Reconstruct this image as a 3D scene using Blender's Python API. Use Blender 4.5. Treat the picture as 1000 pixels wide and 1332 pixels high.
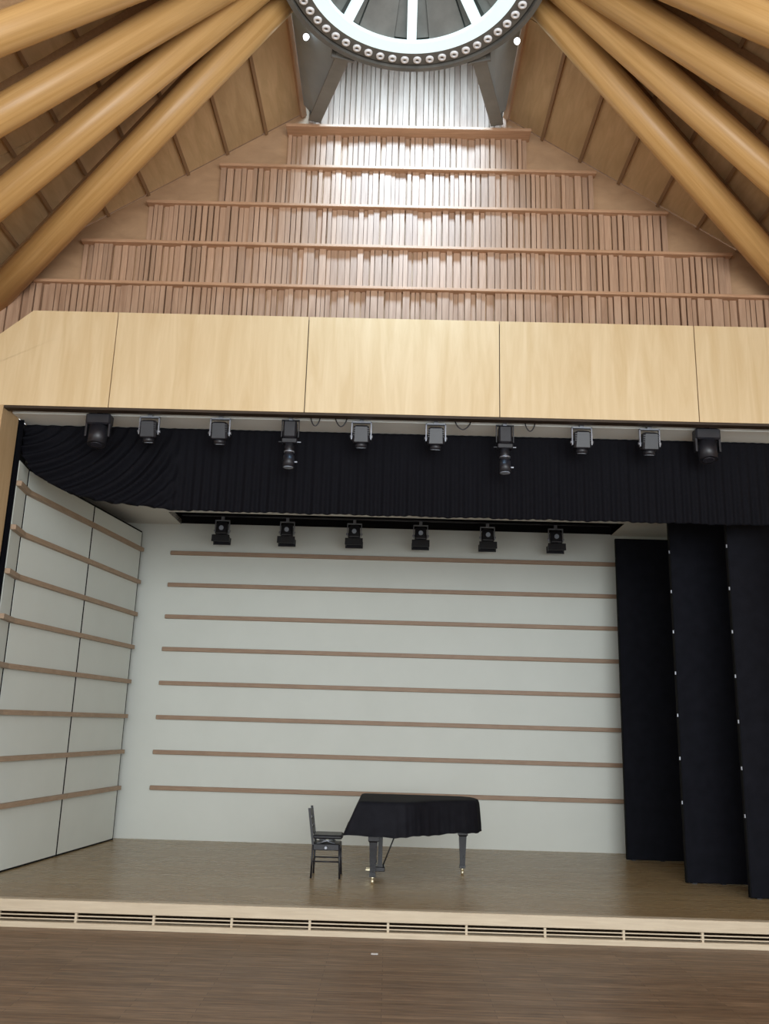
import bpy, math, random
from mathutils import Vector, Matrix
random.seed(7)
for o in list(bpy.data.objects): bpy.data.objects.remove(o)
S = bpy.context.scene
COL = S.collection
CZ = 2.29                      # eye height over the hall floor
SZ = 0.29                      # stage floor height
PI = math.pi

# ---------------------------------------------------------------- camera
F, PITCH, YAW, ROLL = 1124.4, 0.2413, -0.0116, 0.0287
def cam_vec(x, y, fw):
    cr, sr = math.cos(ROLL), math.sin(ROLL); x, y = cr*x-sr*y, sr*x+cr*y
    cp, sp = math.cos(PITCH), math.sin(PITCH); d = (x, cp*fw-sp*y, sp*fw+cp*y)
    cy, sy = math.cos(YAW), math.sin(YAW)
    return Vector((cy*d[0]+sy*d[1], -sy*d[0]+cy*d[1], d[2]))
cd = bpy.data.cameras.new('camera'); cam = bpy.data.objects.new('camera', cd); COL.objects.link(cam)
cd.sensor_fit = 'HORIZONTAL'; cd.sensor_width = 36; cd.lens = 36*F/1000; cd.clip_end = 200
ax, ay, az = cam_vec(1,0,0), cam_vec(0,1,0), -cam_vec(0,0,1)
cam.matrix_world = Matrix(((ax.x,ay.x,az.x,0),(ax.y,ay.y,az.y,0),(ax.z,ay.z,az.z,CZ),(0,0,0,1)))
S.camera = cam

# ---------------------------------------------------------------- world, lights, exposure
w = bpy.data.worlds.new('daylight'); S.world = w; w.use_nodes = True
w.node_tree.nodes['Background'].inputs[0].default_value = (0.93, 0.97, 1.0, 1)
w.node_tree.nodes['Background'].inputs[1].default_value = 1.0
S.view_settings.view_transform = 'Standard'; S.view_settings.look = 'None'
S.view_settings.gamma = 1; S.view_settings.use_curve_mapping = False
S.view_settings.exposure = 0.82
def area(name, loc, target, sx, sy, power, col):
    l = bpy.data.lights.new(name, 'AREA'); l.shape = 'RECTANGLE'; l.size = sx; l.size_y = sy; l.energy = power; l.color = col
    o = bpy.data.objects.new(name, l); COL.objects.link(o); o.location = loc
    o.rotation_euler = (Vector(target)-Vector(loc)).to_track_quat('-Z','Y').to_euler()
    return o
# daylight of the tall windows at the far end of the hall, behind the viewer
area('hall_end_window_offscreen', (3.0, -7.0, 4.2), (-1.0, 14, 3.6), 10, 5.5, 850, (0.93, 0.98, 1.0))
# daylight of the skylight above the ring, over the slatted gable
sky_l = area('lantern_skylight_offscreen', (0.12, 8.35, 11.88), (0.12, 10.70, 8.3), 2.3, 0.9, 128, (0.42, 0.68, 1.0))
sky_l.data.spread = math.radians(100)

# ---------------------------------------------------------------- materials
def new_mat(name, col, rough=0.6, metal=0.0, spec=0.5):
    m = bpy.data.materials.new(name); m.use_nodes = True
    b = m.node_tree.nodes['Principled BSDF']
    b.inputs['Base Color'].default_value = (*col, 1); b.inputs['Roughness'].default_value = rough
    b.inputs['Metallic'].default_value = metal; b.inputs['Specular IOR Level'].default_value = spec
    return m, m.node_tree, b
def ramp_noise(nt, vec, scale, cols, detail=4, rough=0.6, dist=0.0):
    n = nt.nodes.new('ShaderNodeTexNoise'); n.inputs['Scale'].default_value = scale
    n.inputs['Detail'].default_value = detail; n.inputs['Roughness'].default_value = rough; n.inputs['Distortion'].default_value = dist
    nt.links.new(vec, n.inputs['Vector'])
    r = nt.nodes.new('ShaderNodeValToRGB'); nt.links.new(n.outputs['Fac'], r.inputs['Fac'])
    r.color_ramp.elements[0].position = 0.32; r.color_ramp.elements[1].position = 0.68
    r.color_ramp.elements[0].color = (*cols[0], 1); r.color_ramp.elements[1].color = (*cols[1], 1)
    return n, r
def mapped(nt, scale, use='Object', rot=(0,0,0)):
    t = nt.nodes.new('ShaderNodeTexCoord'); mp = nt.nodes.new('ShaderNodeMapping')
    nt.links.new(t.outputs[use], mp.inputs['Vector']); mp.inputs['Scale'].default_value = scale; mp.inputs['Rotation'].default_value = rot
    return mp.outputs['Vector']
def wood(name, c0, c1, stretch, scale=3.0, rough=0.5, bump=0.05, vary=0.0, spec=0.4, rot=(0,0,0)):
    m, nt, b = new_mat(name, c0, rough, spec=spec)
    v = mapped(nt, stretch, rot=rot)
    n, r = ramp_noise(nt, v, scale, (c0, c1), dist=0.6)
    out = r.outputs['Color']
    if vary:
        oi = nt.nodes.new('ShaderNodeObjectInfo'); mr = nt.nodes.new('ShaderNodeMapRange')
        mr.inputs['To Min'].default_value = 1-vary; mr.inputs['To Max'].default_value = 1+vary*0.6
        nt.links.new(oi.outputs['Random'], mr.inputs['Value'])
        hs = nt.nodes.new('ShaderNodeHueSaturation'); nt.links.new(out, hs.inputs['Color']); nt.links.new(mr.outputs[0], hs.inputs['Value'])
        out = hs.outputs['Color']
    nt.links.new(out, b.inputs['Base Color'])
    bp = nt.nodes.new('ShaderNodeBump'); bp.inputs['Strength'].default_value = bump; bp.inputs['Distance'].default_value = 0.01
    nt.links.new(n.outputs['Fac'], bp.inputs['Height']); nt.links.new(bp.outputs['Normal'], b.inputs['Normal'])
    return m
def boards(name, c0, c1, gap, blen, bwid, rough, spec=0.5, lo=0.6, hi=1.25):
    """floor of narrow boards running along x"""
    m, nt, b = new_mat(name, c0, rough, spec=spec)
    v = mapped(nt, (1,1,1))
    br = nt.nodes.new('ShaderNodeTexBrick'); nt.links.new(v, br.inputs['Vector'])
    br.inputs['Scale'].default_value = 1; br.inputs['Brick Width'].default_value = blen; br.inputs['Row Height'].default_value = bwid
    br.inputs['Mortar Size'].default_value = 0.0022; br.inputs['Color1'].default_value = (*c0,1); br.inputs['Color2'].default_value = (*c1,1)
    br.inputs['Mortar'].default_value = (*gap,1); br.offset = 0.37
    v2 = mapped(nt, (1.2, 14, 1))
    n, r = ramp_noise(nt, v2, 2.2, ((lo,)*3,(hi,)*3), detail=6)
    mx = nt.nodes.new('ShaderNodeMixRGB'); mx.blend_type = 'MULTIPLY'; mx.inputs[0].default_value = 0.9
    nt.links.new(br.outputs['Color'], mx.inputs[1]); nt.links.new(r.outputs['Color'], mx.inputs[2])
    nt.links.new(mx.outputs[0], b.inputs['Base Color'])
    n2, r2 = ramp_noise(nt, v2, 1.0, ((rough*0.9,)*3, (rough*1.12,)*3)); nt.links.new(r2.outputs['Color'], b.inputs['Roughness'])
    bp = nt.nodes.new('ShaderNodeBump'); bp.inputs['Strength'].default_value = 0.12; bp.inputs['Distance'].default_value = 0.004
    nt.links.new(br.outputs['Fac'], bp.inputs['Height']); bp.invert = True; nt.links.new(bp.outputs['Normal'], b.inputs['Normal'])
    return m
def plain(name, c0, c1, rough=0.6, scale=2.0, metal=0.0, spec=0.4, bump=0.0):
    m, nt, b = new_mat(name, c0, rough, metal, spec)
    n, r = ramp_noise(nt, mapped(nt, (1,1,1)), scale, (c0, c1)); nt.links.new(r.outputs['Color'], b.inputs['Base Color'])
    if bump:
        bp = nt.nodes.new('ShaderNodeBump'); bp.inputs['Strength'].default_value = bump; bp.inputs['Distance'].default_value = 0.01
        nt.links.new(n.outputs['Fac'], bp.inputs['Height']); nt.links.new(bp.outputs['Normal'], b.inputs['Normal'])
    return m
def glow(name, col, strength):
    m, nt, b = new_mat(name, (0.8,0.8,0.8), 0.4)
    b.inputs['Emission Color'].default_value = (*col,1); b.inputs['Emission Strength'].default_value = strength
    return m
M = {
 'hall_floor': boards('hall_floor_boards', (0.18,0.112,0.066), (0.255,0.165,0.10), (0.085,0.055,0.035), 1.5, 0.075, 0.42, 0.45, 0.55, 1.35),
 'stage_floor': boards('stage_floor_boards', (0.335,0.23,0.115), (0.37,0.26,0.135), (0.22,0.155,0.085), 1.8, 0.06, 0.28, 0.38, 0.88, 1.1),
 'white_panel': plain('white_painted_panel', (0.635,0.66,0.61), (0.665,0.69,0.64), 0.55, 1.2, bump=0.02),
 'white_ceiling': plain('white_ceiling_paint', (0.66,0.66,0.62), (0.70,0.70,0.66), 0.7, 1.5),
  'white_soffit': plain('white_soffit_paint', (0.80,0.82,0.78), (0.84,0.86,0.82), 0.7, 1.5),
 'rail': wood('rail_wood', (0.29,0.19,0.125), (0.37,0.25,0.165), (1.5,12,12), 3, 0.5),
 'side_rail': wood('side_rail_wood', (0.31,0.21,0.135), (0.40,0.28,0.185), (12,1.5,12), 3, 0.5),
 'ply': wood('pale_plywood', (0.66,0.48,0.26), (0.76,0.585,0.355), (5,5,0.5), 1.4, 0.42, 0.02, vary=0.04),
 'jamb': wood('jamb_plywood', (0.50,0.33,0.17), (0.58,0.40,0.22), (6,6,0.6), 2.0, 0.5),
 'nosing': wood('nosing_maple', (0.56,0.46,0.33), (0.66,0.555,0.41), (1,14,14), 2.4, 0.42),
 'slat': wood('slat_cedar', (0.35,0.205,0.125), (0.52,0.335,0.22), (9,9,0.9), 1.2, 0.6, 0.06, vary=0.16),
 'gable_rail': wood('gable_rail_wood', (0.42,0.235,0.13), (0.54,0.32,0.19), (1,12,12), 2.5, 0.55),
 'gable_ply': wood('gable_plywood', (0.37,0.225,0.125), (0.46,0.29,0.165), (1.5,5,3), 1.6, 0.6, 0.03),
 'roof_ply': wood('roof_plywood', (0.50,0.335,0.17), (0.62,0.43,0.235), (6,1,6), 1.6, 0.6, 0.05, vary=0.08),
 'purlin': wood('purlin_wood', (0.25,0.145,0.072), (0.32,0.19,0.095), (12,1,12), 2, 0.6),
 'edge_strip': wood('edge_strip_wood', (0.50,0.32,0.20), (0.6,0.4,0.26), (12,1,12), 2, 0.6),
 'beam': wood('honey_glulam', (0.50,0.28,0.095), (0.64,0.385,0.155), (14,14,0.45), 1.3, 0.36, 0.03, vary=0.05),
 'dark_wood': wood('dark_brown_wood', (0.035,0.022,0.012), (0.05,0.032,0.02), (2,12,12), 2, 0.6),
 'steel': plain('dark_grey_steel', (0.10,0.097,0.088), (0.14,0.135,0.122), 0.45, 4, spec=0.5),
 'steel_mid': plain('mid_grey_steel', (0.17,0.17,0.155), (0.22,0.22,0.20), 0.5, 3),
 'steel_blue': plain('blue_grey_steel', (0.29,0.34,0.37), (0.36,0.41,0.43), 0.5, 2),
 'cone_panel': plain('lantern_cone_sheet', (0.13,0.125,0.115), (0.20,0.195,0.18), 0.5, 2.5),
 'lamp_white': plain('lamp_white_enamel', (0.80,0.80,0.82), (0.86,0.86,0.88), 0.3, 8),
 'sky_glass': glow('lit_skylight_glass', (0.66,0.95,1.0), 0.36),
 'flood': glow('lit_flood_lens', (0.9,0.97,1.0), 3.0),
 'velvet': plain('black_velvet', (0.0035,0.0035,0.0055), (0.0055,0.0055,0.0085), 0.8, 30, spec=0.12),
 'felt': plain('black_felt', (0.005,0.0055,0.0085), (0.008,0.0085,0.013), 0.85, 6, spec=0.12),
 'black_metal': plain('black_lamp_housing', (0.010,0.010,0.013), (0.018,0.018,0.024), 0.4, 10, spec=0.5),
 'grey_metal': plain('worn_grey_metal', (0.25,0.26,0.30), (0.40,0.42,0.46), 0.35, 12, metal=0.6),
 'lens': new_mat('lamp_lens_glass', (0.35,0.40,0.48), 0.12, 0.0, 0.8)[0],
 'dark_lens': new_mat('dark_lens_glass', (0.03,0.03,0.04), 0.2, 0.0, 0.5)[0],
 'void': plain('black_paint_and_gap_shade', (0.006,0.006,0.007), (0.01,0.01,0.01), 0.9, 4, spec=0.1),  # real black paint, and the shade painted into the wall gaps
 'ebony': plain('polished_ebony', (0.008,0.008,0.010), (0.012,0.012,0.016), 0.25, 3, spec=0.4),
 'cover': plain('black_cover_cloth', (0.006,0.006,0.009), (0.010,0.010,0.014), 0.75, 8, spec=0.15, bump=0.1),
 'brass': plain('pale_brass', (0.75,0.66,0.45), (0.85,0.78,0.58), 0.3, 10, metal=0.8),
 'vinyl': plain('black_vinyl', (0.02,0.02,0.024), (0.03,0.03,0.035), 0.4, 10),
 'outer_wall': wood('hall_side_wood', (0.42,0.27,0.14), (0.5,0.33,0.18), (4,4,0.6), 1.5, 0.6),
}

# ---------------------------------------------------------------- helpers
class MB:
    def __init__(s): s.v=[]; s.f=[]; s.sm=[]
    def add(s, vs, fs, smooth=False):
        n=len(s.v); s.v += [tuple(v) for v in vs]; s.f += [tuple(i+n for i in f) for f in fs]; s.sm += [smooth]*len(fs); return s
    def obox(s, c, ex, ey, ez):
        """box: centre and three half-extent vectors"""
        c,ex,ey,ez = map(Vector,(c,ex,ey,ez))
        vs=[c+a*ex+b*ey+d*ez for d in(-1,1) for b in(-1,1) for a in(-1,1)]
        return s.add(vs, [(0,2,3,1),(4,5,7,6),(0,1,5,4),(2,6,7,3),(0,4,6,2),(1,3,7,5)])
    def box(s, x0,x1,y0,y1,z0,z1):
        return s.obox(((x0+x1)/2,(y0+y1)/2,(z0+z1)/2), ((x1-x0)/2,0,0),(0,(y1-y0)/2,0),(0,0,(z1-z0)/2))
    def bbox(s, x0,x1,y0,y1,z0,z1, b=0.005):
        """box with chamfered edges (two-ring profile on every side)"""
        cx,cy,cz=(x0+x1)/2,(y0+y1)/2,(z0+z1)/2; hx,hy,hz=(x1-x0)/2,(y1-y0)/2,(z1-z0)/2
        rings=[]
        for z,k in((-hz,b),(-hz+b,0),(hz-b,0),(hz,b)):
            X,Y=hx-k,hy-k
            rings.append([(cx+px,cy+py,cz+z) for px,py in((-X+b,-Y),(X-b,-Y),(X,-Y+b),(X,Y-b),(X-b,Y),(-X+b,Y),(-X,Y-b),(-X,-Y+b))])
        return s.loft(rings, True, True)
    def loft(s, rings, cap0=True, cap1=True, smooth=False, closed=True):
        n=len(rings[0]); vs=[p for r in rings for p in r]; fs=[]
        for i in range(len(rings)-1):
            for j in range(n if closed else n-1):
                a=i*n+j; b=i*n+(j+1)%n; fs.append((a,b,b+n,a+n))
        s.add(vs,fs,smooth); base=len(s.v)-len(vs)
        if cap0: s.f.append(tuple(base+j for j in reversed(range(n)))); s.sm.append(False)
        if cap1: s.f.append(tuple(base+len(vs)-n+j for j in range(n))); s.sm.append(False)
        return s
    def tube(s, p0, p1, r0, r1=None, n=16, smooth=True):
        p0,p1=Vector(p0),Vector(p1); r1=r0 if r1 is None else r1
        d=(p1-p0).normalized(); u=d.orthogonal().normalized(); v=d.cross(u)
        R=[[p+ (u*math.cos(2*PI*k/n)+v*math.sin(2*PI*k/n))*r for k in range(n)] for p,r in((p0,r0),(p1,r1))]
        return s.loft(R,True,True,smooth)
    def path(s, pts, r, n=8):
        pts=[Vector(p) for p in pts]; R=[]
        for i,p in enumerate(pts):
            d=(pts[min(i+1,len(pts)-1)]-pts[max(i-1,0)]).normalized()
            u=d.cross(Vector((0.13,0.21,0.97))).normalized(); v=d.cross(u)
            R.append([p+(u*math.cos(2*PI*k/n)+v*math.sin(2*PI*k/n))*r for k in range(n)])
        return s.loft(R,True,True,True)
    def lathe(s, prof, c=(0,0,0), n=96, smooth=False, a0=0, a1=2*PI, axis='z'):
        full=abs(a1-a0-2*PI)<1e-6; k=n if full else n+1; R=[]
        for r,z in prof:
            ring=[]
            for i in range(k):
                a=a0+(a1-a0)*i/n
                ring.append((c[0]+r*math.sin(a), c[1]+r*math.cos(a), c[2]+z))
            R.append(ring)
        return s.loft(R,False,False,smooth,closed=full)
    def prism(s, poly, axis, t0, t1):
        """extrude 2-D polygon; axis 'y': poly is (x,z); axis 'z': poly is (x,y)"""
        f=(lambda p,t:(p[0],t,p[1])) if axis=='y' else (lambda p,t:(p[0],p[1],t)) if axis=='z' else (lambda p,t:(t,p[0],p[1]))
        return s.loft([[f(p,t0) for p in poly],[f(p,t1) for p in poly]],True,True)
    def mesh(s, name):
        me=bpy.data.meshes.new(name); me.from_pydata(s.v,[],s.f); me.polygons.foreach_set('use_smooth',s.sm)
        import bmesh
        bm=bmesh.new(); bm.from_mesh(me); bmesh.ops.recalc_face_normals(bm,faces=bm.faces); bm.to_mesh(me); bm.free()
        me.update(); return me
    def build(s, name, mat, parent=None, loc=None):
        return link(name, s.mesh(name), mat, parent, loc)
def link(name, me, mat, parent=None, loc=None):
    if mat and not me.materials: me.materials.append(M[mat])
    o=bpy.data.objects.new(name, me); COL.objects.link(o)
    if parent: o.parent=parent
    if loc is not None: o.location=loc
    return o
def tag(o, label, cat=None, group=None, kind=None):
    o['label']=label
    if cat: o['category']=cat
    if group: o['group']=group
    if kind: o['kind']=kind
    return o
def thing(name, label, cat, loc=(0,0,0), rz=0, group=None):
    o=bpy.data.objects.new(name,None); COL.objects.link(o); o.location=loc; o.rotation_euler=(0,0,rz); o.empty_display_size=0.1
    return tag(o,label,cat,group)
def copy_tree(o, parent=None):
    c=o.copy(); COL.objects.link(c); c.parent=parent
    for ch in list(o.children): copy_tree(ch,c)
    return c
def struct(o, label, cat): return tag(o,label,cat,kind='structure')
def Z(z): return z+CZ
CUBE = MB().box(-.5,.5,-.5,.5,-.5,.5).mesh('unit_slat')
def piece(name, mat, parent, x0,x1,y0,y1,z0,z1, cache={}):
    if mat not in cache:
        me=CUBE.copy(); me.materials.append(M[mat]); cache[mat]=me
    o=bpy.data.objects.new(name,cache[mat]); COL.objects.link(o); o.parent=parent
    o.location=((x0+x1)/2,(y0+y1)/2,(z0+z1)/2); o.scale=(x1-x0,y1-y0,z1-z0); return o

# ---------------------------------------------------------------- hall floor and stage
YS = 10.39
fl = struct(MB().box(-9,9,-6,16.2,-.1,0).build('floor','hall_floor'), 'brown narrow-board wooden hall floor in front of the stage', 'floor')
st = struct(MB().box(-7,7,YS+.10,16.2,SZ-.06,SZ).box(-7,7,YS+1.2,16.2,0,SZ-.06).build('stage_floor','stage_floor'), 'olive brown glossy wooden stage floor under the piano', 'stage floor')
MB().bbox(-7,7,YS-.02,YS+.10,SZ-.125,SZ+.001,.006).build('nosing_board','nosing',st)
MB().bbox(-7,7,YS-.015,YS+.10,0,.062,.005).build('base_board','nosing',st)
for z in (.092,.131): MB().box(-7,7,YS,YS+.012,z-.006,z+.006).build('vent_rail','nosing',st)
for k in range(-7,8): piece('vent_divider','nosing',st, .05+k*.868-.013,.05+k*.868+.013,YS+.002,YS+.05,.062,SZ-.125)
struct(MB().box(-8.1,-8,4.5,10.8,0,6.6).build('wall_left_hall','outer_wall'),'timber side wall of the hall beside the left jamb','wall')
struct(MB().box(8,8.1,4.5,10.8,0,6.6).build('wall_right_hall','outer_wall'),'timber side wall of the hall beside the right jamb','wall')

# ---------------------------------------------------------------- back wall of the stage
YB = 15.59
RZ = [2.9547,2.3655,1.7862,1.2067,0.6118,0.0223,-0.5678,-1.1608]
wb = struct(MB().box(-6.5,6.5,YB,YB+.15,SZ,Z(3.52)).build('wall_back','white_panel'),'white back wall of the stage with eight brown rails','wall')
for z in RZ: MB().bbox(-4.08,5.2,YB-.055,YB+.01,Z(z)-.036,Z(z)+.036,.006).build('rail','rail',wb)
# ---------------------------------------------------------------- left wall: angled white panels with rails
WA, WB_, WC = Vector((-5.05,11.43)), Vector((-4.805,13.44)), Vector((-4.575,15.36))
wl = struct(MB().prism([(-5.35,10.93),(-5.07,10.93),(-5.17,11.44),(-4.70,15.5),(-4.85,15.55)],'z',SZ,Z(3.25)).build('wall_left','void'),'angled left stage wall of white panels with brown rails','wall')
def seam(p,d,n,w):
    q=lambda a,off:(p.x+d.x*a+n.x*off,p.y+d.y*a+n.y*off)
    MB().prism([q(-w,-.001),q(w,-.001),q(w,-.06),q(-w,-.06)],'z',SZ,Z(3.27)).build('joint_shade_strip','void',wl)  # black strip painted in for the shade of the open joint
def wall_run(p0,p1,gap,z0,z1,railz,rd=.065):
    d=(p1-p0); L=d.length; d/=L; n=Vector((d.y,-d.x))
    a=p0+d*gap; b=p1-d*gap
    q=lambda p,off:(p.x+n.x*off,p.y+n.y*off)
    MB().prism([q(a,0),q(b,0),q(b,-.05),q(a,-.05)],'z',z0,z1).build('panel','white_panel',wl)
    MB().prism([q(a,-.012),q(b,-.012),q(b,-.05),q(a,-.05)],'z',z0-.025,z0-.001).build('base_shade_strip','void',wl)  # black strip standing in for shade in the gap under the panel
    MB().prism([q(p0,-.004),q(p1,-.004),q(p1,-.09),q(p0,-.09)],'z',z1+.001,z1+.028).build('top_shade_strip','void',wl)  # black strip standing in for shade in the gap above the panel
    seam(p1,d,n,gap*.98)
    for z in railz:
        a2,b2=p0+d*.004,p1-d*.004
        MB().prism([q(a2,rd),q(b2,rd),q(b2,-.002),q(a2,-.002)],'z',Z(z)-.033,Z(z)+.033).build('rail','side_rail',wl)
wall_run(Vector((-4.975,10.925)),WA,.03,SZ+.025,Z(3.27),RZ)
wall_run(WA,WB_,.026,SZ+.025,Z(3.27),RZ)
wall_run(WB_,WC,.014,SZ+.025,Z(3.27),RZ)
struct(MB().box(-6.5,-6.42,10.55,15.7,SZ,Z(3.9)).box(-6.42,-5.36,10.55,10.6,SZ,Z(3.9)).build('wall_light_block','void'),'unseen black wall added to block light behind the angled left stage wall','wall')  # unseen, added to stop light leaking in over the stage wall
struct(MB().box(5.6,5.7,11.1,15.6,SZ,Z(3.5)).build('wall_right','white_panel'),'white right stage wall behind the black flats','wall')
# ---------------------------------------------------------------- stage ceiling with lamp slot
sc = struct(MB().box(-6.5,6.5,11.25,14.62,Z(3.5),Z(3.6)).box(-6.5,-3.94,14.62,15.7,Z(3.5),Z(3.6)).box(4.0,6.5,14.62,15.7,Z(3.5),Z(3.6)).build('stage_ceiling','white_ceiling'),'white stage ceiling above the back wall','ceiling')
MB().box(-3.98,4.04,14.58,14.62,Z(3.505),Z(4.0)).box(-3.98,4.04,YB,YB+.04,Z(3.52),Z(4.0)).box(-3.98,-3.94,14.58,YB+.04,Z(3.505),Z(4.0)).box(4.0,4.04,14.58,YB+.04,Z(3.505),Z(4.0)).box(-3.98,4.04,14.58,YB+.04,Z(4.0),Z(4.04)).build('lamp_slot','void',sc)

# ---------------------------------------------------------------- proscenium front: header panels, soffit, jambs
HB, HT = Z(3.82), Z(5.165)
wf = struct(MB().box(-5.4,5.4,YS+.03,YS+.14,HB+.02,HT-.6).box(-4.75,4.75,YS+.03,YS+.14,HT-.6,HT-.03).build('wall_front','dark_wood'),'pale plywood header wall above the stage opening','wall')
SX=[-6.35,-3.69,-1.18,1.31,3.84,6.35]
for i in range(5):
    x0,x1=SX[i]+.006,SX[i+1]-.006
    if i==0: poly=[(x0,HB+.02),(x1,HB+.02),(x1,HT),(-4.81,HT),(x0,HT-1.33)]
    elif i==4: poly=[(x0,HB+.02),(x1,HB+.02),(x1,HT-1.33),(4.97,HT),(x0,HT)]
    else: poly=[(x0,HB+.02),(x1,HB+.02),(x1,HT),(x0,HT)]
    MB().prism(poly,'y',YS,YS+.03).build('panel','ply',wf)
MB().box(-5.03,5.03,YS+.01,YS+.13,HB-.012,HB+.02).build('bottom_strip','dark_wood',wf)  # dark brown strip along the lower edge of the header
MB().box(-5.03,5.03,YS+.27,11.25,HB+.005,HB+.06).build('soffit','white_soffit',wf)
MB().box(-6.4,6.4,11.25,11.29,Z(3.5),HB+.06).build('soffit_light_block','white_ceiling',wf)  # unseen board added to close a light leak behind the soffit
MB().box(-5.03,5.03,YS+.13,YS+.27,HB+.16,HB+.20).box(-5.03,5.03,YS+.13,YS+.14,HB,HB+.2).box(-5.03,5.03,YS+.26,YS+.27,HB+.06,HB+.2).build('lamp_trough','void',wf)
MB().box(-5.6,-5.04,10.875,10.885,SZ,HB+.02).box(-5.6,-5.06,11.27,11.29,Z(3.3),HB+.02).box(-5.1,-5.06,10.88,11.29,Z(3.3),HB+.02).build('return_light_block','void',wf)  # unseen black boards added to keep outside light out beside the jamb
for s in (-1,1):
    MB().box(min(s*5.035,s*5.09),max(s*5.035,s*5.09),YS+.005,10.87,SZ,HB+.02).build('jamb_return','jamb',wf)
    MB().box(min(s*5.09,s*7.9),max(s*5.09,s*7.9),YS,YS+.1,SZ if False else 0,HB+.02).build('side_panel','ply',wf)
    MB().box(min(s*6.36,s*7.9),max(s*6.36,s*7.9),YS,YS+.1,HB+.02,HB+.1).build('side_panel','ply',wf)

# ---------------------------------------------------------------- slatted gable wall
YG = 10.72
RH, RT = 9.45, 0.645           # roof underside: z = RH - RT*|x| (above the eye)
def roofz(x): return RH-RT*abs(x)
gw = struct(MB().prism([(-8,Z(3.9)),(8,Z(3.9)),(8,Z(roofz(8))),(1.45,Z(roofz(1.45))),(1.45,Z(10.6)),(-1.45,Z(10.6)),(-1.45,Z(roofz(1.45))),(-8,Z(roofz(8)))],'y',YG,YG+.12).build('wall_gable','gable_ply'),'plywood gable wall with stepped tiers of wooden slats','wall')
struct(MB().box(-7.9,7.9,YS+.14,YG,Z(4.55),Z(4.58)).build('ledge','gable_ply'),'plywood ledge behind the header','ledge')
GR=[(8.14,1.72),(7.575,2.64),(6.965,3.61),(6.345,4.45),(5.725,5.05)]
for i,(z,hw) in enumerate(GR):
    dep=.25 if i==0 else .125
    MB().bbox(-hw+.06,hw+.06,YG-dep,YG,Z(z)-.022,Z(z)+.022,.006).build('rail','gable_rail',gw)
tiers=[(GR[0][0]+.03,9.55,1.40)]+[(GR[i+1][0]+.02,GR[i][0]-.022,GR[i][1]-.03) for i in range(4)]+[(4.62,GR[4][0]-.022,6.4)]
rs=random.Random(3)
for t,(z0,z1,hw) in enumerate(tiers):
    x=-hw+.05; mb=MB()
    while x<hw+.05:
        wd=rs.choice((.05,.062,.075,.09,.06)); dp=rs.choice((.025,.04,.055,.07,.07)); g=rs.choice((.006,.012,.022))
        if t in (0,5): mb.box(x,x+wd,YG-dp,YG,Z(z0),Z(z1))
        else: piece('slat','slat',gw,x,x+wd,YG-dp,YG,Z(z0),Z(z1))
        x+=wd+g
    if t in (0,5):
        o=mb.build('slat_field','slat',gw); o['kind']='stuff'

# ---------------------------------------------------------------- roof: two slopes of plywood panels between purlins
ca=1/math.sqrt(1+RT*RT); sa=RT*ca; SLEN=ca
for s in (-1,1):
    e=Vector((s*ca,0,-sa)); n=Vector((s*sa,0,ca))     # down the slope, out of the roof
    P=lambda x,y,off: Vector((s*x,y,Z(roofz(x))))+n*off
    c=(P(1.45,0,.1)+P(9,0,.1))/2
    rf=struct(MB().obox((c.x,4.85,c.z),e*((9-1.45)/2/ca),(0,5.95,0),n*.05).build('ceiling','purlin'),
              'plywood roof slope with dark purlins over the '+('left' if s<0 else 'right')+' side of the hall','ceiling')
    xs=[1.45+.53*k for k in range(13)]
    for k in range(12):
        xm=(xs[k]+xs[k+1])/2
        for y1 in (10.71,8.88,7.05,5.22):
            y0=y1-1.815; cc=P(xm,(y0+y1)/2,.03)
            me=MB().obox((0,0,0),e*(.53/ca/2-.012),(0,(y1-y0)/2,0),n*.02).build('panel','roof_ply',rf,cc)
        if k: 
            cc=P(xs[k],6.9,.005); MB().obox((0,0,0),e*.022,(0,3.8,0),n*.045).build('purlin','purlin',rf,cc)
    MB().obox((0,0,0),e*.04,(0,3.8,0),n*.06).build('edge_strip','edge_strip',rf,P(1.47,6.9,-.0))
# lantern well above the ring
lw=struct(MB().box(-1.60,-1.50,3.5,YG,Z(8.52),Z(9.95)).box(1.50,1.60,3.5,YG,Z(8.52),Z(9.95)).build('wall_lantern','steel_blue'),'blue grey steel lantern well above the roof ring','wall')
MB().box(-1.6,1.6,3.5,3.6,Z(8.52),Z(9.95)).build('end_plate','steel_blue',lw)
MB().box(-1.6,1.6,3.5,YG+.1,Z(9.95),Z(10.05)).build('cap_plate','steel_mid',lw)
MB().box(-.95,1.1,7.9,8.8,Z(9.92),Z(9.95)).build('skylight_pane','lens',lw)

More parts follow.
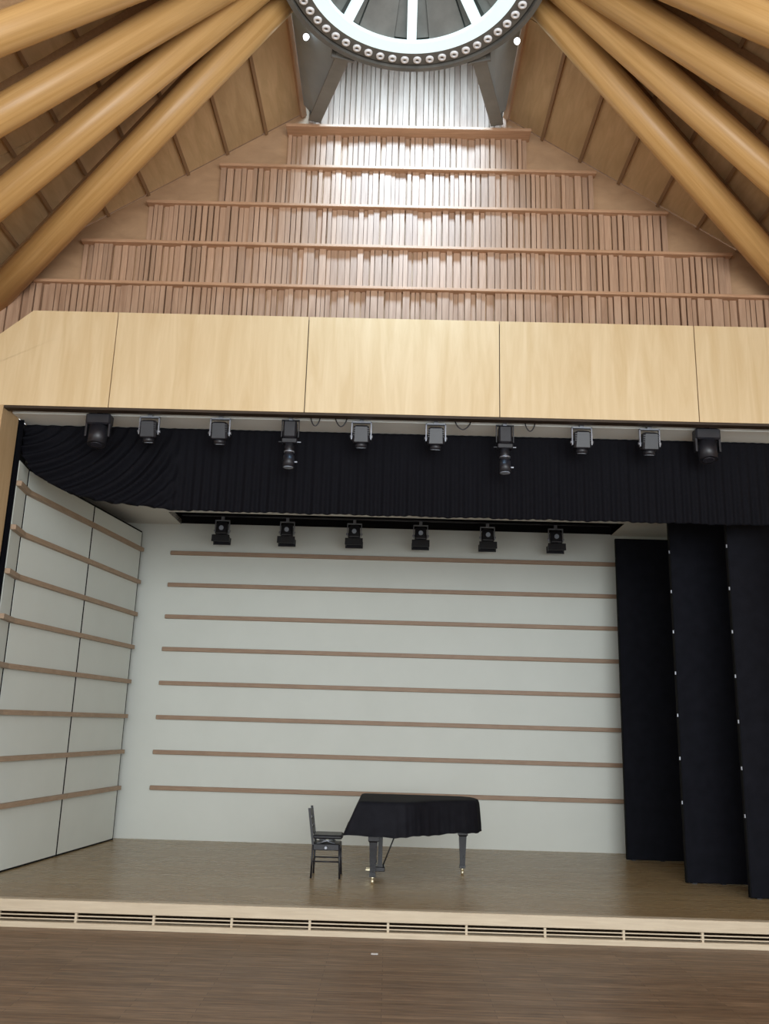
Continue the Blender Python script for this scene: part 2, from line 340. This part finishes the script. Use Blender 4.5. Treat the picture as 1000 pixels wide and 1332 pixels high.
# ---------------------------------------------------------------- the roof ring
RC=Vector((.06,7.5,Z(7.77)))
ring=thing('roof_ring','large dark steel roof ring with white lamps and glowing inner band','roof ring',RC)
MB().lathe([(1.20,0),(1.375,0),(1.38,.03),(1.395,.03),(1.40,-.03),(1.455,-.03),(1.47,0),(1.47,.32),(1.18,.32),(1.18,.01),(1.20,0)],n=120).build('ring_body','steel',ring)
MB().lathe([(1.035,0),(1.195,0),(1.195,.05),(1.035,.05),(1.035,0)],n=120).build('light_band','sky_glass',ring)
HUBZ=.95
for k in range(8):
    a=k*PI/4; d=Vector((math.sin(a),math.cos(a),0)); t=Vector((d.y,-d.x,0))
    p0,p1=d*1.05+Vector((0,0,.03)),d*.12+Vector((0,0,HUBZ)); u=(p1-p0); nn=u.cross(t).normalized()
    MB().obox((p0+p1)/2,u/2,t*.055,nn*.03).build('light_strip','sky_glass',ring)
    for h in range(3):
        fr=(0,.2,.8,1); a0=a+.052+fr[h]*(PI/4-.104)+.004; a1=a+.052+fr[h+1]*(PI/4-.104)-.004; off=.03 if h==1 else .075
        q=lambda r,z,a:(r*math.sin(a),r*math.cos(a),z)
        lo,hi=(1.10,.06+off),(.10,HUBZ+.08+off)
        rg=[[q(lo[0],lo[1],a0),q(lo[0],lo[1],a1),q(hi[0],hi[1],a1),q(hi[0],hi[1],a0)],[q(lo[0],lo[1]+.03,a0),q(lo[0],lo[1]+.03,a1),q(hi[0],hi[1]+.03,a1),q(hi[0],hi[1]+.03,a0)]]
        MB().loft(rg).build('cone_panel','cone_panel',ring)
MB().lathe([(0.001,HUBZ-.05),(.16,HUBZ-.05),(.18,HUBZ+.1),(.001,HUBZ+.1)],n=24).build('hub','steel',ring)
MB().lathe([(1.19,.20),(.2,HUBZ+.22)],n=48).build('cone_backing','steel',ring)
rim=MB().lathe([(.022,0),(.022,-.02),(.047,-.02),(.05,.004)],n=14,smooth=True).mesh('lamp_rim')
eye=MB().lathe([(.001,-.012),(.012,-.010),(.022,.0)],n=10,smooth=True).mesh('lamp_eye')
for k in range(54):
    a=(k+.5)*2*PI/54; p=(1.288*math.sin(a),1.288*math.cos(a),-.002)
    r=link('lamp','' or rim,'lamp_white',ring,p); e_=link('lamp_eye',eye,'steel',r)
# steel girders from the ring to the gable
for s in (-1,1):
    p0,p1=Vector((.06+s*.80,8.72,Z(7.93))),Vector((.02+s*1.27,10.43,Z(8.345)))
    g=thing('steel_girder','dark steel girder from the roof ring to the '+('left' if s<0 else 'right')+' end of the top slat tier','girder',p0)
    u=p1-p0; side=u.cross(Vector((0,0,1))).normalized(); up=side.cross(u).normalized()
    MB().obox(u/2,u/2,side*.012,up*.15).build('web','steel',g)
    MB().obox(u/2-up*.15-side*s*(-.0),u/2,side*.085,up*.012).build('bottom_flange','steel_mid',g)
    MB().obox(u/2+up*.15,u/2,side*.085,up*.012).build('top_flange','steel_mid',g)
    MB().obox(u*.02,u.normalized()*.02,side*.14,up*.19).build('end_plate','steel',g)
    MB().obox(u*.985,u.normalized()*.015,side*.085,up*.155).build('end_plate','steel',g)
    a_=[Vector((.06+s*.74,8.62,Z(7.80))),Vector((.02+s*1.25,10.42,Z(8.20))),Vector((s*1.415,10.42,Z(8.42))),Vector((s*1.415,8.55,Z(8.43))),Vector((.06+s*.98,8.55,Z(7.98)))]
    MB().loft([[p-p0 for p in a_],[p-p0+Vector((0,0,.02)) for p in a_]]).build('gusset_plate','steel_blue',g)
    q=Vector((.06+s*1.29,8.90,Z(8.16)))
    f=thing('flood_lamp','small lit white flood lamp under the '+('left' if s<0 else 'right')+' steel gusset plate of the ring','lamp',q)
    MB().tube((0,0,.04),(0,-.01,.0),.025,.032,14).build('housing','steel',f)
    MB().tube((0,-.01,0),(0,-.03,-.035),.038,.032,16).build('lens','flood',f)
# ---------------------------------------------------------------- round glulam beams
LB=['round honey-brown timber roof beam running next to the slatted gable wall','second round timber roof beam from the slatted gable wall',
    'third round timber roof beam from the slatted gable wall','fourth round timber roof beam from the slatted gable wall']
for s in (-1,1):
    for i,(xa,ya,xb,yb) in enumerate(((1.5,8.23,5.35,10.52),(1.87,7.98,4.76,9.02),(2.3,7.73,4.34,7.93),(3.17,7.15,3.98,7.06))):
        dv=Vector((xb-xa,yb-ya)).normalized(); c0=Vector((xa,ya)); c0=c0-dv*(xa/dv.x)     # where the line meets the centre plane
        pt=lambda r:Vector((.06+s*r*dv.x,c0.y+r*dv.y,Z(9.03-RT*r*dv.x)))
        r1=6.9 if i==0 else 7.6
        p0,p1=pt(1.62),pt(r1); u=p1-p0; L=u.length
        b=thing('roof_beam',LB[i],'beam',p1,group='round roof beams')
        q=(p0-p1).to_track_quat('Z','Y')
        m=MB().tube((0,0,0),(0,0,L),.195,.175,32).build('beam_log','beam',b); m.rotation_mode='QUATERNION'; m.rotation_quaternion=q
        side=u.cross(Vector((0,0,1))).normalized(); up=side.cross(u).normalized()
        MB().obox(-u/2+up*.24,u*.497,side*.06,up*.07).build('spine_plate','purlin',b)
        MB().tube(-u*.995,-u*1.025,.10,.10,20).build('steel_pin','steel',b)

# ---------------------------------------------------------------- black valance with a swagged end
def interp(x,tab):
    for (a,b),(c,d) in zip(tab,tab[1:]):
        if x<=c: return b+(d-b)*max(0,(x-a))/(c-a)
    return tab[-1][1]
HEM=[(-5.03,3.43),(-4.85,3.15),(-4.6,3.00),(-4.3,2.85),(-3.9,2.765),(-3.4,2.71),(-2.9,2.675),(6,2.675)]
nx,nv=900,36; vs=[];fs=[]; YV=11.09
for j in range(nv+1):
    for i in range(nx+1):
        x=-5.03+(10.05)*i/nx; hb=interp(x,HEM); tt=j/nv
        hb+=.005*math.sin(x*7)+.003*math.sin(x*31+1)
        z=3.815+(hb-3.815)*tt
        k=min(1,max(0,(-2.75-x)/.5)); k=k*k*(3-2*k)
        st_=math.sin(x*2*PI/.115+.8*math.sin(x*3.1))*(.3+.7*tt)*.016+math.sin(x*2*PI/.31)*.010*tt
        r=math.hypot((x+5.15)*.85,(z-3.95)*1.25); sw=(math.sin(r*2*PI/.17+.9*math.sin(x*2.3)+.6*math.sin(z*6))*.05+math.sin(r*2*PI/.074+z*3)*.010)*min(1,.25+1.4*tt)
        vs.append((x,YV-.01+(1-k)*st_+k*sw-.05*k*tt,Z(z)))
for j in range(nv):
    for i in range(nx):
        a=j*(nx+1)+i; fs.append((a,a+1,a+nx+2,a+nx+1))
vl=thing('stage_valance','long black velvet valance swagged up at its left end','curtain',(0,YV,Z(2.67)))
me=MB().add([(x,y-YV,z-Z(2.67)) for x,y,z in vs],fs,True).build('valance_cloth','velvet',vl)
md=me.modifiers.new('thickness','SOLIDIFY'); md.thickness=.006
MB().tube((-5.02,.03,Z(3.79)-Z(2.67)),(5.02,.03,Z(3.79)-Z(2.67)),.018,n=10).build('hanging_pipe','black_metal',vl)
# black leg curtain beside the left jamb
mb=MB(); ring_=[(-5.035+.062*k/24,10.895+.010*math.sin(k*1.3)) for k in range(25)]
poly=ring_+[(p[0],p[1]+.02) for p in reversed(ring_)]
lg=mb.prism(poly,'z',SZ+.01,Z(3.818)).build('leg_curtain','velvet')
tag(lg,'narrow black leg curtain hanging beside the left plywood jamb','curtain')

# ---------------------------------------------------------------- black flats on the right
def flat(x0,x1,y,ztop,label,clips):
    t=thing('stage_flat',label,'stage flat',(x0,y,SZ))
    W=x1-x0; H=Z(ztop)-SZ
    MB().bbox(0,W,0,.07,0.012,H,.008).build('felt_panel','felt',t)
    MB().bbox(-.012,.0,.0,.07,.012,H,.003).build('edge_strip','void',t)
    for k in range(3): MB().box(.1+k*(W-.2)/2-.03,.1+k*(W-.2)/2+.03,-.0,.07,0,.014).build('foot','black_metal',t)
    for z in clips:
        c=MB().box(-.024,-.010,-.004,.010,z-.022,z+.022).build('clip','grey_metal',t)
flat(3.88,5.0,14.78,3.27,'black felt stage flat standing against the right end of the white back wall',[])
flat(4.15,5.15,12.74,3.12,'tall black felt stage flat with metal clips, between two other flats',[5.05-k*.595-.42 for k in range(7)])
flat(4.62,5.5,11.74,2.98,'black felt stage flat with metal clips standing closest to the stage edge',[5.05-k*.59-.52 for k in range(7)])

# ---------------------------------------------------------------- stage lamps
def small_fresnel(label,group,loc,tilt=.35,barn=False,rz=0):
    t=thing('stage_lamp',label,'stage lamp',loc,rz,group); t.scale=(1.2,1.2,1.25)
    R=Matrix.Rotation(tilt,4,'X'); cpt=Vector((0,0,-.20))
    tr=lambda p: cpt+(R@Vector(p))
    def tb(p0,p1,r0,r1=None,n=18): return MB().tube(tr(p0),tr(p1),r0,r1,n)
    # body hangs downwards; light leaves along local -z
    m=MB(); rg=[]
    for z,hw,hd in((.115,.06,.05),(.10,.082,.065),(-.055,.09,.075),(-.065,.085,.07)):
        b=.018; rg.append([tr(p) for p in((-hw+b,-hd,z),(hw-b,-hd,z),(hw,-hd+b,z),(hw,hd-b,z),(hw-b,hd,z),(-hw+b,hd,z),(-hw,hd-b,z),(-hw,-hd+b,z))])
    bd=m.loft(rg).build('body','black_metal',t)
    fn=MB()
    for k in range(4): 
        z=.015+k*.022; fn.obox(tr((0,0,z)),R.to_3x3()@Vector((.086,0,0)),R.to_3x3()@Vector((0,.068,0)),R.to_3x3()@Vector((0,0,.004)))
    fn.build('cooling_fins','black_metal',bd)
    tb((0,0,-.06),(0,0,-.115),.062,.066).build('snoot','black_metal',t)
    tb((0,0,-.113),(0,0,-.121),.052,.050).build('lens','lens',t)
    y=MB(); w_=.104
    for s in(-1,1): y.box(s*w_-.006,s*w_+.006,-.018,.018,-.235,-.045)
    y.box(-w_-.006,w_+.006,-.018,.018,-.055,-.043); y.build('yoke','grey_metal',t)
    for s in(-1,1): MB().tube((s*.085,0,-.20),(s*.122,0,-.20),.016,n=10).build('knob','grey_metal',t)
    MB().box(-.022,.022,-.02,.02,-.045,.006).build('clamp','grey_metal',t)
    if barn:
        b=MB().obox(tr((0,-.075,-.135)),R.to_3x3()@Vector((.13,0,0)),R.to_3x3()@Vector((0,.006,0)),R.to_3x3()@Vector((0,0,.05))).build('barn_door','black_metal',t)
        MB().obox(tr((0,.075,-.135)),R.to_3x3()@Vector((.13,0,0)),R.to_3x3()@Vector((0,.006,0)),R.to_3x3()@Vector((0,0,.05))).build('barn_door','black_metal',t)
        for s in(-1,1): MB().obox(tr((s*.115,0,-.125)),R.to_3x3()@Vector((.006,0,0)),R.to_3x3()@Vector((0,.07,0)),R.to_3x3()@Vector((0,0,.035))).build('barn_door','black_metal',t)
    return t
YL=10.60
G1='lamps hung along the header trough'
pipe=MB().tube((-4.9,YL,HB+.06),(4.9,YL,HB+.06),.022,n=12).build('lamp_pipe','black_metal'); tag(pipe,'black lighting pipe running inside the header trough','pipe')
for x,lb in ((-3.20,'next to the wash light at the swagged valance end'),(-2.28,'beside the profile spot, towards the swagged valance end'),
             (-.45,'between the two profile spots, a looped lead beside it'),(.51,'between the two profile spots, a drooping lead beside it'),
             (2.39,'beside the profile spot, towards the black flats'),(3.26,'next to the wash light above the black flats')):
    small_fresnel('small black fresnel lamp '+lb,G1,(x,YL,HB+.032),.25)
def profile_spot(loc,label):
    t=thing('profile_spot',label,'stage lamp',loc,0,'profile spots on the header'); t.scale=(1.15,1.15,1.18)
    MB().bbox(-.075,.075,-.07,.07,-.26,-.06,.018).build('lamp_house','black_metal',t)
    MB().box(-.02,.02,-.02,.02,-.05,.006).build('clamp','grey_metal',t)
    y=MB()
    for s in(-1,1): y.box(s*.095-.005,s*.095+.005,-.015,.015,-.24,-.04)
    y.box(-.1,.1,-.015,.015,-.05,-.04).build('yoke','black_metal',t)
    MB().bbox(-.085,.085,-.05,.05,-.315,-.26,.008).build('gate','black_metal',t)
    for s in(-1,1): MB().box(min(s*.085,s*.125),max(s*.085,s*.125),-.005,.005,-.297,-.288).build('shutter_handle','black_metal' if s<0 else 'grey_metal',t)
    br=MB().tube((0,0,-.31),(0,0,-.45),.052,.052,20).build('barrel','black_metal',t)
    MB().tube((0,0,-.40),(0,0,-.415),.06,.06,20).build('focus_band','grey_metal',br)
    MB().tube((0,0,-.45),(0,0,-.58),.062,.07,20).build('lens_tube','black_metal',t)
    MB().box(.06,.095,-.008,.008,-.527,-.513).build('knob','grey_metal',t)
    MB().tube((0,0,-.578),(0,0,-.586),.055,.055,18).build('lens','lens',t)
profile_spot((-1.37,YL,HB+.03),'long black profile spotlight on the header, the one closer to the swagged valance end')
profile_spot((1.40,YL,HB+.03),'long black profile spotlight on the header, the one closer to the black stage flats')
def flood_head(label,loc):
    t=thing('wash_light',label,'stage lamp',loc)
    MB().bbox(-.16,.16,-.06,.10,-.17,-.02,.02).build('ballast_box','black_metal',t)
    MB().box(-.03,.03,-.02,.02,-.03,.006).build('clamp','black_metal',t)
    y=MB()
    for s in(-1,1): y.box(s*.15-.012,s*.15+.012,-.03,.03,-.33,-.15)
    y.build('arm','black_metal',t)
    h=MB().tube((0,.03,-.20),(0,-.01,-.44),.125,.115,22).build('head','black_metal',t)
    MB().tube((0,-.01,-.44),(0,-.011,-.446),.075,.07,20).build('lens','dark_lens',h)
flood_head('large black moving wash light hung at the swagged end of the valance',(-3.86,YL,HB+.02))
flood_head('large black moving wash light hung above the black stage flats',(4.0,YL,HB+.02))
# cables hanging by the header lamps
for x0,dx,label in ((-1.12,.13,'short black lamp lead beside the left profile spotlight'),(-.80,.16,'looped black lamp lead beside a small fresnel lamp'),(.75,.22,'drooping black lamp lead right of the middle fresnel lamp'),(1.66,.14,'black lamp lead beside the right profile spotlight')):
    MB_=MB().path([(x0+dx*k/10,YL+.02,HB+.05-.13*math.sin(PI*k/10)**.7) for k in range(11)],.008)
    tag(MB_.build('lamp_cable','black_metal'),label,'cable')
# back row in the ceiling slot
pipe=MB().tube((-3.8,15.05,Z(3.56)),(3.85,15.05,Z(3.56)),.022,n=12).build('lamp_pipe','black_metal'); tag(pipe,'black lighting pipe inside the stage ceiling slot','pipe')
for x,lb in ((-3.06,'closest to the angled panelled wall'),(-1.90,'second from the angled panelled wall'),(-.70,'third from the angled panelled wall'),
             (.48,'third from the black flats'),(1.67,'second from the black flats'),(2.88,'closest to the black flats')):
    t=small_fresnel('black fresnel lamp with barn doors under the stage ceiling, '+lb,'lamps hung from the stage ceiling slot',(x,15.05,Z(3.53)),-.15,True)
    MB().tube((.0,-.075,-.17),(.0,-.09,-.172),.034,.034,14).build('gel_window','lens',t)
# ---------------------------------------------------------------- grand piano, its cover, the chair
PX,PY=-.50,13.30
OUT=[(0,0),(.5,0),(1.0,0),(1.45,0),(1.62,.04),(1.74,.14),(1.80,.30),(1.80,.48),(1.74,.64),(1.62,.76),(1.45,.86),(1.28,.96),(1.12,1.08),(.98,1.22),(.86,1.36),(.74,1.44),(.60,1.46),(.3,1.46),(0,1.46)]
def outline(grow=0,fx=0):
    n=len(OUT); r=[]
    for i,(u,v) in enumerate(OUT):
        a=Vector(OUT[i-1]); b=Vector(OUT[(i+1)%n]); p=Vector((u,v)); d1=(p-a); d2=(b-p)
        nn=Vector((d1.y,-d1.x)).normalized()+Vector((d2.y,-d2.x)).normalized(); nn.normalize()
        q=p+nn*grow
        if u<.02: q.x+=fx
        r.append((q.x,-q.y))
    return r
pn=thing('grand_piano','black grand piano under a cloth cover on the stage','piano',(PX,PY,SZ))
MB().loft([[(x,y,z) for x,y in outline(-.03,fx)] for z,fx in((.60,.03),(.72,.07),(.95,.19))]).build('case','ebony',pn)
def leg(name_parent,u,v):
    l=MB(); sec=lambda h,z:[(u-h,-v-h,z),(u+h,-v-h,z),(u+h,-v+h,z),(u-h,-v+h,z)]
    o=l.loft([sec(.068,.61),sec(.068,.53),sec(.052,.51),sec(.035,.14),sec(.042,.12),sec(.042,.09)]).build('leg','ebony',pn)
    MB().tube((u,-v,.09),(u,-v,.06),.03,.025,14).build('ferrule','brass',o)
    MB().tube((u-.018,-v,.033),(u+.018,-v,.033),.033,n=16).build('caster','brass',o)
for u,v in((.34,1.31),(.34,.15),(1.58,.38)): leg(pn,u,v)
ly=MB().box(.40,.46,-.80,-.78,.14,.62).box(.40,.46,-.68,-.66,.14,.62).build('pedal_lyre','ebony',pn)
MB().bbox(.36,.50,-.86,-.60,.08,.14,.008).build('pedal_box','ebony',ly)
for k in(-1,0,1): MB().box(.24,.38,-.745+k*.07,-.715+k*.07,.085,.10).build('pedal','brass',ly)
for v in(.70,.76): MB().tube((.47,-v,.14),(.66,-v,.62),.008,n=8).build('brace','ebony',ly)
# cover
cv=thing('piano_cover','black quilted cloth cover draped over the grand piano','cover',(PX,PY,SZ+.6))
def dense(poly,n=8):
    r=[]
    for i in range(len(poly)):
        a,b=poly[i],poly[(i+1)%len(poly)]
        r+=[(a[0]+(b[0]-a[0])*k/n,a[1]+(b[1]-a[1])*k/n) for k in range(n)]
    return r
rings=[]
for z,g,fx,wv in((1.022,-.14,.16,0),(1.02,-.05,.14,0),(1.008,-.012,.125,0),(.97,.004,.115,.1),(.90,.012,.09,.25),(.80,.02,.05,.55),(.70,.028,.015,.85),(.595,.034,-.03,1)):
    pl=dense(outline(g,fx)); r=[]
    for i,(x,y) in enumerate(pl):
        k=i/len(pl)*2*PI; a=.0055*wv*(math.sin(k*23)+.6*math.sin(k*41+1)); cxx,cyy=.8,-.7
        d=Vector((x-cxx,y-cyy)).normalized()
        r.append((x+d.x*a,y+d.y*a,z-.6-(.008*math.sin(k*5+.5)+.004*math.sin(k*17))*max(0,wv-.8)*5))
    rings.append(r)
mbc=MB().loft(rings,True,False,True); mbc.build('cover_cloth','cover',cv)
pl=dense(outline(.03,-.025)); MB().path([(x,y,.010) for x,y in pl]+[(pl[0][0],pl[0][1],.010)],.006,6).build('hem','cover',cv)

ch=thing('piano_chair','black piano chair with backrest standing before the covered piano','chair',(-.98,12.28,SZ))
D=.40; Wd=.37
for y in(.0,D):
    MB().tube((0,y,0),(.01,y,.46),.013,.013,10).build('leg','black_metal',ch)
    MB().tube((Wd+.01,y,0),(Wd-.01,y,.42),.013,.013,10).build('leg','black_metal',ch)
    p=MB().obox((-.025,y,.65),(.016,0,0),(0,.015,0),(-.035,0,.23)).build('back_post','black_metal',ch)
    MB().tube((.0,y,.21),(Wd,y,.21),.010,n=8).build('stretcher','black_metal',ch)
for z in(.55,.66,.78): MB().obox((-.025-.152*(z+.035-.65),D/2,z+.035),(.010,0,0),(0,D/2,0),(-.005,0,.035)).build('back_slat','vinyl',ch)
MB().bbox(0,Wd,-.005,D+.005,.35,.43,.008).build('seat_frame','black_metal',ch)
for y in(.06,D-.06):
    MB().tube((.06,y-.01,.43),(.30,y-.01,.495),.008,n=8).build('scissor_arm','grey_metal',ch)
    MB().tube((.30,y+.01,.43),(.06,y+.01,.495),.008,n=8).build('scissor_arm','grey_metal',ch)
MB().bbox(.0,Wd+.03,-.01,D+.01,.492,.545,.02).build('seat_pad','vinyl',ch)
MB().tube((Wd*.5,-.01,.39),(Wd*.5,-.06,.39),.018,n=12).build('height_knob','grey_metal',ch)
tag(MB().box(-.12,-.05,9.69,9.74,0,.003).build('floor_tape','lamp_white'),'small white tape mark on the brown hall floor','tape')
